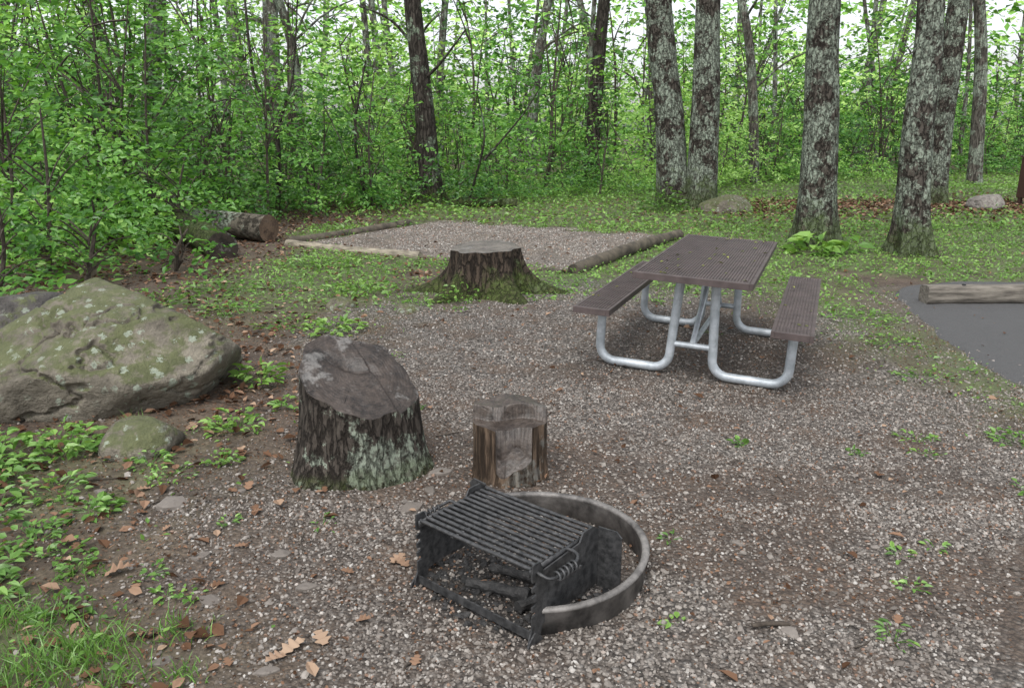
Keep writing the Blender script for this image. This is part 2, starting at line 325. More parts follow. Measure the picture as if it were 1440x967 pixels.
def stones(mb,x,y,r,a,flat=.6,sink=.25,low=False,jit=.28):
    BV,BF=(OV,OF) if low else (IV,IF);nv=len(BV)
    n=len(x);V=BV[None]*(1+R.uniform(-jit,jit*.8,(n,nv,1)));V=V*np.stack([R.uniform(.75,1.3,n),R.uniform(.65,1.,n),R.uniform(.4,.8,n)*flat/.6],-1)[:,None,:]
    th=R.uniform(0,6.28,n);c,s=np.cos(th)[:,None],np.sin(th)[:,None];tl=R.normal(size=(n,1))*(.6 if low else .35)
    x1=V[...,0]*np.cos(tl)+V[...,2]*np.sin(tl);z1=-V[...,0]*np.sin(tl)+V[...,2]*np.cos(tl)
    V=np.stack([x1*c-V[...,1]*s,x1*s+V[...,1]*c,z1],-1)*r[:,None,None]
    V+=np.stack([x,y,gfull(x,y)+r*sink],-1)[:,None,:]
    mb.add(V,(BF[None]+nv*np.arange(n)[:,None,None]).reshape(-1,3),0,np.repeat(a,nv))
mb=MB()
def sampwedge(n,y0,y1,um=.8):
    y=np.sqrt(R.uniform(y0*y0,y1*y1,n));return R.uniform(-um,um,n)*y,y
for n,y0,y1,rr,lo in ((42000,1.5,3.2,(.0035,.0095),False),(48000,3.0,5.0,(.0042,.010),True),(34000,5.0,8.2,(.006,.012),True)):
    x,y=sampwedge(n,y0,y1,.72);k=(R.rand(n)<(m_gravel(x,y)*.95+.13)*(1-.68*m_dirt(x,y)))&(np.hypot((x+2.6)/1.05,(y-4.7)/.8)>.9)&(x<pave_x(y)+.06)
    x,y=x[k],y[k];stones(mb,x,y,rr[0]+(rr[1]-rr[0])*R.rand(len(x))**1.8,R.rand(len(x)),low=lo)
x,y=sampwedge(1500,1.6,6);k=R.rand(len(x))<m_gravel(x,y)*.7+.3;x,y=x[k],y[k];stones(mb,x,y,R.uniform(.010,.017,len(x)),R.uniform(.2,.85,len(x)))
n=16000;a_=R.uniform(.1,4.5,n);b_=R.uniform(0,3.9,n);x=PADO[0]+a_*PE1[0]+b_*PE2[0];y=PADO[1]+a_*PE1[1]+b_*PE2[1];k=R.rand(n)<in_pad(x,y)*(.4+.6*sm(.35,.6,fbm(x*2,y*2,0,3,71)));x,y=x[k],y[k]
stones(mb,x,y,R.uniform(.008,.017,len(x)),R.uniform(.25,1,len(x)),low=True)
mb.build('gravel',[M_STONE],smooth=False)
# a few larger flat broken stones
def ico_(sub):
    import bmesh
    bm=bmesh.new();bmesh.ops.create_icosphere(bm,subdivisions=sub,radius=1)
    V=np.array([v.co[:] for v in bm.verts]);F=np.array([[v.index for v in f.verts] for f in bm.faces]);bm.free();return V,F
mb=MB();L=[(-1.51,3.15,.075),(-.9,2.73,.055),(-.75,2.52,.04),(-1.22,2.73,.04),(-1.07,2.43,.045),(-.35,3.50,.06),(-.44,3.13,.06),(-.38,3.3,.038),(.92,2.25,.036),(.91,2.84,.028),(.6,3.25,.03),(-.75,2.05,.035),(-1.1,2.1,.035),(-1.25,3.3,.03),(-1.9,3.3,.04)]
D0,F0=ico_(3)
for (x,y,r) in L:
    s=0
    for k in range(7):
        t=k*.9+R.uniform(-.3,.3);f=nrm(np.array([math.cos(t),math.sin(t),R.uniform(-.2,.3)]));s=s+np.maximum(0,D0@f/R.uniform(.6,1))**40
    for f,d in (((.1,.05,1),.30),((-.2,.1,1),.33),((0,0,-1),.3)): s=s+np.maximum(0,D0@nrm(np.array(f,float))/d)**40
    V=D0*np.minimum(np.maximum(s,1e-9)**(-1/40),1.2)[:,None]*np.array([R.uniform(.95,1.3),R.uniform(.65,.9),1.])*r
    V=V+nrm(V)*((fbm(V[:,0]*50,V[:,1]*50,V[:,2]*50,3,x)-.5)*r*.12)[:,None]
    t=R.uniform(0,6.28);c,s2=math.cos(t),math.sin(t);V=np.stack([V[:,0]*c-V[:,1]*s2+x,V[:,0]*s2+V[:,1]*c+y,V[:,2]+float(gfull(x,y))-r*.02+V[:,0]*R.uniform(-.15,.15)],-1)
    mb.add(V,F0,0,R.uniform(.2,.58))
mb.build('flat_stones',[M_STONE],smooth=False)
# ------------------------------------------------------------------ rocks
I6=ico_(7);I4=ico_(5)
def rock(name,c,planes,m,p=30,amp=.04,fr=2.5,base=I4,seed=0,rotz=0,sc_=1.,nf=26):
    D,F=base;RR=np.random.RandomState(100+seed);pl=[(nrm(np.array(n_,float)),d*sc_) for n_,d in planes]
    def env(D): 
        s=0
        for n_,d in pl: s=s+np.maximum(0,D@n_/d)**p
        return s**(-1/p)
    fn=nrm(RR.normal(size=(nf,3)));fd=env(fn)
    extra=[(f_,float(d_)*RR.uniform(.86,1.02)) for f_,d_ in zip(fn,fd)]
    pl=pl+extra;r=env(D);V=D*r[:,None]
    f=fbm(V[:,0]*fr/sc_+seed,V[:,1]*fr/sc_,V[:,2]*fr/sc_,6,seed)-.5;g1=fbm(V[:,0]*fr*1.3/sc_+9,V[:,1]*fr*1.3/sc_,V[:,2]*fr*2.2/sc_,4,seed+3);rg=np.abs(g1-.5)
    V=V+D*(f*amp*2.4-np.maximum(0,.035-rg)*amp*22)[:,None]
    mb=MB();mb.add(V,F);return mb.build(name,[m],loc=c,rot=(0,0,rotz))
rock('boulder',(-2.64,4.62,.17),[((.10,-.25,.96),.40),((-.10,-.70,.70),.46),((.97,-.15,.2),.86),((-.45,-.15,.86),.50),((-1,0,.1),1.5),((.15,-.9,-.42),.50),((0,1,.1),.65),((0,0,-1),.4),((.62,-.76,.1),.80),((-.5,-.86,.1),.95),((.75,-.2,.62),.76),((.35,-.75,.56),.56)],M_ROCK,p=45,amp=.05,base=I6,nf=34,fr=2.2)
BP=[((1,0,.1),1),((-1,.1,.2),1),((0,1,.1),.8),((.1,-1,.3),.8),((0,0,1),.62),((0,0,-1),.5),((.6,-.5,.6),.85),((-.6,-.4,.6),.8)]
rock('rock',(-1.95,3.80,.02),BP,M_ROCK,amp=.01,fr=2,sc_=.21,p=14)
rock('rock',(-3.75,5.45,.12),BP,rockmat('rock_dark',(.03,.028,.026),(.11,.10,.09),.3,.2),amp=.04,fr=2,sc_=.6,p=20,seed=4)
rock('rock',(4.35,16.2,.0),BP,M_ROCK,amp=.05,fr=2,sc_=.58,p=14,seed=2)
rock('rock',(9.8,16.4,.1),BP,M_ROCK2,amp=.04,fr=2,sc_=.38,p=14,seed=5)
rock('rock',(-.95,7.0,.0),BP,M_ROCK,amp=.01,fr=2,sc_=.12,p=14,seed=6)
rock('rock',(-1.6,7.2,.0),BP,M_ROCK,amp=.01,fr=2,sc_=.15,p=14,seed=7,rotz=1)
# ------------------------------------------------------------------ stumps
def stump(name,loc,rfun,ztop,mside,mtop,nseg=160,nz=40,ncap=40,rot=0,z0=-.05,bark=.012,bf=14,rough=.02):
    th=np.linspace(0,2*np.pi,nseg,endpoint=False);mb=MB();rows=[]
    rt=rfun(th,np.full(nseg,.5),1.)
    for k in range(nz):
        t=k/(nz-1)
        zt=ztop(rt*np.cos(th),rt*np.sin(th));z=z0+(zt-z0)*t
        r=rfun(th,z,t);rr=r+bark*(fbm(np.cos(th)*bf*r*1.+5,np.sin(th)*bf*r*1.+5,z*3.5,4,3)-.5)*2*(1 if k<nz-1 else .7)
        rows.append(np.stack([rr*np.cos(th),rr*np.sin(th),z],-1))
    V=np.array(rows);zt=ztop(V[-1][:,0],V[-1][:,1]);V[-1][:,2]=zt
    i=np.arange(nz-1)[:,None]*nseg;j=np.arange(nseg)[None,:];j2=(j+1)%nseg
    mb.add(V.reshape(-1,3),np.stack([i+j,i+j2,i+nseg+j2,i+nseg+j],-1).reshape(-1,4),0)
    caps=[]
    for k in range(ncap):
        f=1-k/(ncap-.5);x=V[-1][:,0]*f;y=V[-1][:,1]*f
        z=ztop(x,y)+(fbm(x*14,y*14,0,4,6)-.5)*rough*(1 if k else 0);caps.append(np.stack([x,y,z],-1))
    C=np.array(caps);i=np.arange(ncap-1)[:,None]*nseg
    mb.add(C.reshape(-1,3),np.stack([i+j,i+j2,i+nseg+j2,i+nseg+j],-1).reshape(-1,4),1)
    return mb.build(name,[mside,mtop],loc=loc,rot=(0,0,rot))
M_SB=barkmat('stump_bark',lich=.42,lcol=(.25,.285,.225),mossz=.10,freq=26,zs=8,dist=.02,light=(.085,.072,.06),lmoss=.4)
def rA(th,z,t): return .272+.05*np.exp(-np.maximum(z,0)/.15)*(1+.5*np.cos(3*th+1))+.012*np.cos(2*th+.5)+.01*np.cos(5*th)+.006*np.cos(11*th)-.03*np.clip(z,0,1)
def zA(x,y):
    s=x*.60-y*.80
    return .475-.56*s+ .012*np.sin(x*9)-.04*np.exp(-((x+.02)/.1)**2-((y-.05)/.04)**2)-.018*(x*.8+y*.6>.08)
stump('tree_stump',(-.75,3.60,0),rA,zA,M_SB,M_CUT,nseg=220)
def rB(th,z,t): return .165+.008*np.cos(2*th)+.006*np.cos(7*th)+.012*np.exp(-np.maximum(z,0)/.05)
def zB(x,y):
    z=np.where(y>.01+.012*np.sin(x*30),.345,.345-.07*sm(0,.012,.01-y))
    cut=.155+(y+.12)*2.6
    m=(y<-.12+.01*np.sin(x*40))&(x>-.06)
    return np.where(m,np.maximum(cut,.02),z+.008*np.sin(x*25+y*9))
stump('stump_seat',(-.015,3.50,0),rB,zB,M_STRIP,M_CUT2,nseg=260,ncap=90,bark=.008,bf=36)
def rC(th,z,t):
    zz=np.maximum(z,0);lob=.55+.45*np.cos(6*th+.6+.5*np.sin(2*th));lob=np.clip(lob,0,1)**1.6
    side=.7+.6*np.abs(np.cos(th))
    return .325+.05*np.exp(-zz/.3)+(.42*lob*side+.05)*np.exp(-zz/.13)+.018*np.cos(9*th+1)
def zC(x,y): return .475+.015*np.sin(x*5+1)+.05*y
stump('tree_stump',(-.27,7.98,-.02),rC,zC,barkmat('stump_moss',lich=.0,mossz=.34,lcol=(.2,.25,.15),freq=16,zs=4,light=(.08,.06,.045)),M_CUT3,bark=.016,bf=14,nseg=220,rough=.006)
# ------------------------------------------------------------------ trees
def barkdisp(amp,fr,flare,nl,phs,fh=.35):
    def f(Pw,rr,th,P):
        z=Pw[...,2];d=amp*(fbm(Pw[...,0]*fr,Pw[...,1]*fr,z*fr*.22,4,7)-.5)*2
        z0=P[0,2];fl=flare*np.exp(-np.maximum(Pw[...,2]-z0-.1,0)/fh)*(.5+.5*np.cos(nl*th+phs))[None,:]**1.3
        return rr*(1+fl)+d
    return f
def tree(name,base,mid,r0,r1,m,top=12,flare=.6,nl=5,phs=0.,trunks=None,crown=1000,lowlimb=None):
    mb=MB();b=np.array([base[0],base[1],float(gz(base[0],base[1]))-.12]);tr=trunks or [(b,mid,r0,r1)]
    for (b_,md,ra,rb) in tr:
        b_=np.array(b_,float);md=np.array(md,float);dr=(md-b_)/(md[2]-b_[2]);tp=md+dr*(top-md[2])+np.array([R.uniform(-.4,.4),R.uniform(-.4,.4),0])
        mid0=b_+(md-b_)*.5+np.array([R.uniform(-.05,.05),0,0])
        Pp=smoothpath([b_,mid0,md,(md+tp)/2,tp],150)
        zz=Pp[:,2]-b_[2];rad=np.interp(zz,[0,md[2]-b_[2],top-b_[2]],[ra,rb,rb*.4])
        tube(mb,Pp,rad,56,0,.5,True,barkdisp(.022,7,flare,nl,phs))
        for k in range(9):
            t=R.uniform(.6,.98);q=Pp[int(t*149)];a=R.uniform(0,6.28);ln=R.uniform(1.5,3.2)
            e=q+np.array([math.cos(a)*ln,math.sin(a)*ln,R.uniform(.6,2)])
            lp=smoothpath([q,(q+e)/2+np.array([0,0,.3]),e],10);tube(mb,lp,np.linspace(.07,.015,10),6)
            n=crown//90
            sp=lp[R.randint(3,10,n*1)]+R.normal(size=(n,3))*.7
            sprays(mb,sp,nrm(np.stack([R.normal(size=n),R.normal(size=n),R.normal(size=n)*.3],-1)),9,.7,.15,R.uniform(.2,.8,n),1)
    if lowlimb:
        for pts,r in lowlimb: tube(mb,smoothpath(pts,14),np.linspace(r,r*.3,14),7)
    return mb.build(name,[m,M_LEAFF])
tree('oak_tree',(-1.84,18.3),(-2.16,18.3,4.35),.25,.185,M_BARKD,flare=.8,lowlimb=[([(-2.1,18.3,2.6),(-1.6,18.1,3.0),(-1.0,18.0,3.7)],.05),([(-2.0,18.3,3.2),(-2.6,18.2,3.9),(-3.3,18.1,4.2)],.045)])
tree('oak_tree',(3.7,17),(0,0,1),.3,.2,M_BARK,trunks=[((3.50,17.05,-.12),(2.98,17.2,4.15),.34,.255),((4.02,16.9,-.12),(3.92,16.9,4.15),.34,.235)],flare=.35)
tree('oak_tree',(4.42,11.4),(4.22,11.4,3.3),.265,.205,M_BARK,flare=.7,phs=2.)
tree('oak_tree',(5.42,10.55),(5.25,10.6,3.2),.215,.155,M_BARK,flare=1.0,phs=.6)
tree('oak_tree',(9.3,17.5),(9.25,17.5,4.2),.25,.20,M_BARK,flare=.5)
tree('oak_tree',(10.2,20.6),(10.15,20.6,4.5),.20,.15,M_BARKF,flare=.3)
tree('oak_tree',(2.45,25),(2.7,25,5),.25,.18,M_BARKD,flare=.3)
# distant trees
mb=MB()
L=[(-11.0,24,.28),(-8,27,.22),(-6.2,23,.14),(5,29,.2),(7.3,24,.14),(-13.5,27,.2),(14.5,25,.2),(-3.2,30,.2),(.7,33,.24)]
for k in range(85):
    u=R.uniform(-.9,.9);y=R.uniform(27,68);L.append((u*y,y,R.uniform(.08,.24)))
for x,y,r in L:
    g=float(gz(x,y));a=R.normal()*.9;b=R.normal()*.5;h=R.uniform(12,18)
    pts=smoothpath([(x,y,g-.1),(x+a*.3+R.normal()*.15,y,g+4),(x+a,y+b,g+9),(x+a*1.3,y+b*2,g+h)],22)
    tube(mb,pts,np.linspace(r*1.15,r*.35,22),10,0,.5,False,barkdisp(.01,6,.4,4,a))
    for k in range(6):
        q=pts[R.randint(5,20)];an=R.uniform(0,6.28);ln=R.uniform(1,2.6);e=q+np.array([math.cos(an)*ln,math.sin(an)*ln,R.uniform(.3,1.6)])
        tube(mb,smoothpath([q,(q+e)/2+np.array([0,0,.2]),e],6),np.linspace(r*.3,.012,6),5,0,.5,False)
    n=16;sp=pts[R.randint(8,22,n)]+R.normal(size=(n,3))*1.3
    sprays(mb,sp,nrm(np.stack([R.normal(size=n),R.normal(size=n),R.normal(size=n)*.3],-1)),8,1.3,.28,R.uniform(.3,.9,n),1)
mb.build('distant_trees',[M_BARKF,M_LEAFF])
# ------------------------------------------------------------------ understory
mb=MB()
def plants(n,d0,d1,h0,h1,rf,ns,lf,um=.82,pw=1.,m=9,zlo=.15,six=False,bias=0.,jit=.6,lm=0):
    for k in range(n):
        u=R.uniform(-um,um);yb=float(Ybound(u));d=d0+(d1-d0)*R.rand()**pw
        y=yb+d;x=u*yb*(1+d/yb);h=R.uniform(h0,h1);r=h*rf*R.uniform(.7,1.3)+.2;g=float(gz(x,y))
        if min(math.hypot(x-a,y-b) for a,b in ((-1.84,18.3),(3.6,17),(9.3,17.5)))<.9+r*.3 and y<18.6 : continue
        q=ns;zf=zlo+(1-zlo)*R.rand(q)**.8;ang=R.uniform(0,6.28,q);rad=r*np.sqrt(R.rand(q))*np.sin(np.pi*np.clip(zf*.8+.1,0,1))**.5
        P=np.stack([x+rad*np.cos(ang),y+rad*np.sin(ang),g+zf*h],-1)
        D=nrm(np.stack([np.cos(ang)+R.normal(size=q)*.5,np.sin(ang)+R.normal(size=q)*.5,R.normal(size=q)*.25],-1))
        lL=lf*R.uniform(.75,1.35)*(1+max(0,y-20)*.02)
        cl=(float(fbm(x*.22,y*.22,0,2,77))-.5)*1.1
        sprays(mb,P,D,m,lL*R.uniform(3.6,5.5),lL,np.clip(R.normal(.48+bias,.2)+cl+R.normal(size=q)*.14,0.0,1),lm,jit,six)
        if h>1.2:
            top=np.array([x+R.normal()*.15*h,y+R.normal()*.1*h,g+h*.95]);b=np.array([x,y,g-.05])
            pp=smoothpath([b,(b+top)/2+R.normal(size=3)*.04*h,top],9);tube(mb,pp,np.linspace(.009*h+.01,.006,9),5,1,.5,False)
            for kk in range(min(6,q)):
                a=pp[R.randint(2,8)];e=P[kk];tube(mb,smoothpath([a,(a+e)/2+np.array([0,0,.05*h]),e],5),np.linspace(.004*h+.004,.003,5),4,1,.5,False)
plants(270,-.2,3,.35,1.1,.5,14,.08,bias=.05)
plants(75,.3,4,1.2,2.6,.38,40,.095)
plants(105,2,12,1.8,4.5,.28,46,.12)
plants(36,4,20,5,8,.22,56,.14,zlo=.4,bias=.12)
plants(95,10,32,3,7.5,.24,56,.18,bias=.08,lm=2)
# leafy saplings close at left
for (x,y,h,r) in [(-5.4,9.0,1.9,1.0),(-6.3,9.8,2.6,1.1),(-4.9,11.6,1.3,.7),(-5.7,12.6,3.2,1.2),(-7.5,11,3.3,1.3),(-4.4,14.2,3.4,1.1),(-3.0,17,3.0,1.2),(-4.6,8.3,.9,.6),(-4.0,9.2,.5,.4),(-5.0,7.4,1.0,.6)]:
    q=int(56*h/2);zf=.12+.88*R.rand(q);ang=R.uniform(0,6.28,q);rad=r*np.sqrt(R.rand(q))
    P=np.stack([x+rad*np.cos(ang),y+rad*np.sin(ang),zf*h+float(gz(x,y))],-1);D=nrm(np.stack([np.cos(ang),np.sin(ang),R.normal(size=q)*.2],-1))
    sprays(mb,P,D,9,.42,.10,np.clip(R.normal(.36,.1)+R.normal(size=q)*.16,0,1),0,.5,True)
    b=np.array([x,y,-.05]);top=np.array([x+.2,y,h])
    for kk in range(12):
        e=P[kk];a=b+(top-b)*max(.1,e[2]/h*.6);tube(mb,smoothpath([a,(a+e)/2+np.array([0,0,.08]),e],6),np.linspace(.012,.004,6),5,1,.5,False)
    tube(mb,smoothpath([b,(b+top)/2+R.normal(size=3)*.06,top],10),np.linspace(.03,.008,10),6,1,.5,False)
# far leaf wall
n=3400;y=R.uniform(52,74,n);x=R.uniform(-1,1,n)*y*.88;z=15*R.rand(n)**1.9
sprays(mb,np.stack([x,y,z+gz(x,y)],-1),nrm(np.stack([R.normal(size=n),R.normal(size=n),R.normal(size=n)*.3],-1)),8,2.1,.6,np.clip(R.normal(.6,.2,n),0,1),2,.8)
mb.build('understory_foliage',[M_LEAF,M_TWIG,M_LEAFF],smooth=False)
# thin sapling trunks
mb=MB()
for pts,r in [([(-4.6,15.5,0),(-4.5,15.5,1.6),(-4.85,15.5,2.6),(-4.9,15.5,4.2)],.055),([(-4.5,15.5,1.6),(-4.1,15.4,2.6),(-3.9,15.4,4)],.035),([(-3.1,17,0),(-3.3,17,1.5),(-3.0,17,3)],.04),([(-1.0,17.5,0),(-.6,17.4,1.4),(-.75,17.4,2.4)],.03),([(-.6,17.4,1.0),(.2,17.4,1.9),(.6,17.4,2.5)],.025),([(-5.8,13,0),(-6.3,13,1.2),(-7.2,13,2.2)],.035)]:
    tube(mb,smoothpath(pts,20),np.linspace(r,r*.35,20),8)
mb.build('sapling',[M_BARKD])
# ------------------------------------------------------------------ ground cover / grass
mb=MB()
def cover(n,y0,y1,lL,prob,um=.82,h=.05):
    x,y=sampwedge(n,y0,y1,um);p=prob(x,y);k=R.rand(n)<p;x,y=x[k],y[k]
    k=offpave(x,y)&~(np.hypot((x+2.7)/.95,(y-4.6)/.7)<1);x,y=x[k],y[k];n=len(x)
    D=rdir(n);D[:,2]=np.abs(D[:,2])*.5;D=nrm(D);N=nrm(np.array([0,0,1.])+R.normal(size=(n,3))*.4);N=nrm(N-D*(N*D).sum(1,keepdims=True))
    l=lL*R.uniform(.5,1.3,n);leaf4(mb,np.stack([x,y,gfull(x,y)+R.rand(n)**2*h],-1),D,N,l,l*.6,np.clip(.45+.5*fbm(x*1.5,y*1.5,0,3,41)+R.normal(size=n)*.15-.05,0,1))
cover(56000,7,14,.045,lambda x,y:m_grass(x,y)*.9)
cover(64000,13,32,.085,lambda x,y:m_grass(x,y)*.9,h=.12)
cover(12000,1.7,7,.028,lambda x,y:m_grass(x,y)*.5)
cover(34000,8,40,.11,lambda x,y:(y>Ybound(x/y)-1.2)*.9,h=.3)
def blades(x,y,hh,w=.004,a=.5,lean=.5):
    n=len(x);D=nrm(np.stack([R.normal(size=n)*lean,R.normal(size=n)*lean,np.ones(n)],-1));S=nrm(np.cross(D,rdir(n)))
    P=np.stack([x,y,gfull(x,y)-.005],-1);H=(hh*R.uniform(.5,1.2,n))[:,None]
    q=D.copy();q[:,2]*=.35;q=nrm(q)
    Mi=P+D*H*.6;T=Mi+q*H*.5
    V=np.stack([P-S*w*.5,P+S*w*.5,Mi+S*w*.45,T,Mi-S*w*.45],1);k=5*np.arange(n)[:,None]
    A=np.repeat(np.clip(a+R.normal(size=n)*.15,0,1),5)
    mb.add(V,k+np.array([[0,1,2,4]]),0,A);mb.add(V,k+np.array([[4,2,3]]),0,A)
def tuft(x,y,r,n,h,w=.004,a=.5): blades(x+R.normal(size=n)*r,y+R.normal(size=n)*r*.8,h,w,a)
for (x,y,r,n,h) in [(-1.45,2.04,.10,300,.10),(-1.32,2.16,.07,180,.08),(-1.1,2.25,.05,80,.06),(-1.67,2.3,.09,150,.09),(-1.0,2.02,.04,70,.05),(-2.05,3.98,.03,70,.14),(-1.6,2.6,.06,50,.05),(-1.2,2.0,.07,120,.07)]: tuft(x,y,r,n,h)
x,y=sampwedge(60000,7,24);k=R.rand(len(x))<m_grass(x,y)*.6;k&=offpave(x,y);blades(x[k],y[k],.07,.008,.6,.6)
mb.build('grass',[M_WEED],smooth=False)
# weeds
mb=MB()
def weed(x,y,r,n,l,h,a=.55):
    ang=R.uniform(0,6.28,n);rd=r*np.sqrt(R.rand(n));px=x+rd*np.cos(ang);py=y+rd*np.sin(ang)
    D=nrm(np.stack([np.cos(ang)+R.normal(size=n)*.5,np.sin(ang)+R.normal(size=n)*.5,R.uniform(0,.6,n)],-1));N=nrm(np.array([0,0,1.])+R.normal(size=(n,3))*.3);N=nrm(N-D*(N*D).sum(1,keepdims=True))
    z=gfull(px,py)+h*R.rand(n)*(1-.6*rd/r);L_=l*R.uniform(.45,1.3,n)
    leaf6(mb,np.stack([px,py,z],-1),D,N,L_,L_*R.uniform(.4,.7),np.clip(a+R.normal(size=n)*.16,0,1),0,.25)
    for k in range(0,n,3):
        tube(mb,[(x+(px[k]-x)*.3,y+(py[k]-y)*.3,float(gfull(x,y))),(px[k],py[k],z[k])],[.0015,.001],4,0,.4,False)
for w in [(-1.66,4.89,.15,60,.07,.2,.8),(-1.54,4.05,.15,100,.045,.16,.75),(-1.46,3.63,.09,55,.035,.08,.7),(-1.35,4.47,.10,30,.05,.07,.6),(-1.48,6.31,.25,110,.06,.12,.75),(-1.9,6.5,.3,80,.05,.1,.6),(-1.6,7.96,.4,160,.06,.1,.7),
 (-2.31,3.75,.18,140,.055,.2,.65),(-2.65,3.65,.22,160,.055,.2,.6),(-2.45,3.45,.17,100,.045,.12,.6),(-2.1,3.3,.14,70,.045,.09,.6),(-2.25,3.05,.16,80,.05,.12,.5),(-2.0,2.6,.14,80,.05,.12,.5),(-1.64,3.46,.11,45,.03,.05,.65),(-1.83,3.1,.10,46,.045,.07,.55),(-1.93,2.85,.12,60,.04,.08,.5),(-1.64,2.63,.07,40,.03,.06,.5),(-1.75,2.75,.09,40,.03,.06,.5),(-1.9,2.4,.16,110,.05,.12,.45),(-1.78,2.1,.12,110,.05,.12,.4),(-1.55,2.35,.09,50,.04,.08,.45),(-1.8,3.6,.1,50,.035,.07,.6),(-1.35,2.6,.06,24,.03,.04,.5),(-1.2,3.0,.05,16,.03,.03,.6),(-1.15,2.45,.05,18,.03,.04,.6),
 (1.52,2.74,.05,14,.035,.03,.7),(1.69,2.8,.04,12,.03,.03,.6),(1.46,2.52,.05,14,.035,.03,.7),(1.24,2.2,.05,22,.03,.08,.5),(2.28,4.12,.12,34,.035,.04,.6),(2.2,3.85,.08,20,.03,.04,.6),(2.84,4.1,.15,60,.04,.08,.5),(.55,2.3,.03,6,.04,.02,.8),
 (-.52,7.5,.2,90,.05,.22,.7),(-.9,7.3,.15,40,.045,.08,.6),(.3,7.6,.12,24,.05,.05,.7),(4.15,10.7,.3,40,.22,.34,.7),(4.6,10.75,.2,26,.2,.3,.65),(3.1,16.3,.5,240,.10,.6,.35),(2.9,5.3,.2,60,.035,.05,.6),(3.1,6.2,.25,80,.04,.06,.6),(3.3,7.1,.3,90,.04,.06,.6),(2.4,3.3,.1,22,.035,.04,.5),(-3.0,8.0,.4,150,.06,.18,.5),(-3.4,7.3,.4,160,.06,.2,.45),(-2.4,9.6,.5,200,.06,.15,.7),(-3.6,6.6,.4,140,.07,.25,.45),(-4.4,6.6,.5,200,.08,.5,.4),(-2.6,7.0,.3,90,.05,.1,.55)]:
    weed(*w)
for k in range(110):
    x,y=[float(a[0]) for a in sampwedge(1,2,7.5,.7)]
    if not bool(offpave(np.array(x),np.array(y))) or np.hypot((x+2.7)/1.1,(y-4.6)/.85)<1: continue
    g_=float(m_gravel(np.array(x),np.array(y)))
    if R.rand()<g_*.8: continue
    weed(x,y,R.uniform(.03,.10),R.randint(5,24),R.uniform(.022,.045),R.uniform(.02,.06),R.uniform(.35,.8))
mb.build('weeds',[M_WEED],smooth=False)
# leaf litter
mb=MB()
def litter(x,y,l,hi=.02,a=None):
    n=len(x);D=rdir(n);D[:,2]*=.25;D=nrm(D);N=nrm(np.array([0,0,1.])+R.normal(size=(n,3))*.35);N=nrm(N-D*(N*D).sum(1,keepdims=True))
    L_=l*R.uniform(.6,1.3,n);leaf6(mb,np.stack([x,y,gfull(x,y)+.004+R.rand(n)*hi],-1),D,N,L_,L_*R.uniform(.45,.8,n),(R.rand(n)**1.3 if a is None else a),0,.05,.2)
x,y=sampwedge(48000,1.7,20,.82);p=(1-m_gravel(x,y))*(1-m_grass(x,y)*.75)*.85*sm(2.,-1.2,x-(y>12)*6)+.02
p=p*np.where(y<4,.35+.5*sm(.4,.6,fbm(x*3,y*3,0,3,51)),1.);k=(R.rand(len(x))<p)&offpave(x,y);litter(x[k],y[k],.058)
x,y=sampwedge(42000,1.7,7,.75);k=(R.rand(len(x))<(1-m_gravel(x,y))*.7+.12+.4*m_dirt(x,y))&offpave(x,y);litter(x[k],y[k],.013,.008,R.rand(int(k.sum()))*.7)
x,y=R.uniform(4,12,5000),R.normal(17,1.3,5000);litter(x,y,.085)
n=380;x,y=sampwedge(n,2,8.5,.65);litter(x,y,.028)
mb.build('leaf_litter',[M_DEAD],smooth=False)
mb=MB()
def oakleaf(x,y,s,rot,a):
    t=np.linspace(0,1,15);w=.25*np.sin(np.pi*t**.8)*(1+.45*np.sin(t*26));up=np.stack([t-.5,w],-1);lo=np.stack([t-.5,-w],-1)[::-1]
    p=np.concatenate([up,lo[1:-1]])*s;cu=R.uniform(.1,.7);tw=R.uniform(-.3,.3)
    zz=cu*s*(np.abs(p[:,1]/s)*1.2)+.2*s*np.sin(p[:,0]/s*R.uniform(2,6))*cu+tw*p[:,1]*(p[:,0]/s)
    c,sn=math.cos(rot),math.sin(rot);b=float(gfull(x,y))+.010
    V=np.stack([x+p[:,0]*c-p[:,1]*sn,y+p[:,0]*sn+p[:,1]*c,b+zz],-1)
    n=len(V);F=[[i,i+1,n-i-1,n-i] for i in range(1,13)]
    mb.add(V,F,0,a)
for q in [(-1.47,2.6,.11,.3,.8),(-.70,2.16,.10,.8,.95),(-.62,2.2,.09,2.2,.9),(-.74,2.1,.08,4,.85),(-.44,2.70,.09,1.,.85),(-.42,2.66,.08,2.6,.8),(-.5,2.3,.06,0,.7),(-.3,2.1,.06,1.4,.7),(1.3,2.3,.05,1,.6),(-.62,2.62,.06,3,.6),(-.9,4.0,.06,2,.5)]: oakleaf(*q)
for k in range(40): oakleaf(R.uniform(-2.3,-.8),R.uniform(1.9,4.0),R.uniform(.04,.08),R.uniform(0,6),R.uniform(.3,.85))
mb.build('fallen_leaves',[M_DEAD],smooth=True)
mb=MB()
for k in range(110):
    x,y=[float(a[0]) for a in sampwedge(1,2,8,.65)];a=R.uniform(0,6.28);l=R.uniform(.04,.2)
    if x>3.4: continue
    P=[(x+math.cos(a)*l*t+R.normal()*.006,y+math.sin(a)*l*t+R.normal()*.006,float(gfull(x,y))+.008) for t in (-.5,0,.5)]
    tube(mb,smoothpath(P,6),R.uniform(.0015,.004),5)
tube(mb,smoothpath([(.80,2.27,.012),(.86,2.28,.014),(.93,2.28,.01)],6),[.006,.009,.008,.009,.008,.005],7)
mb.build('twigs',[M_TWIG])
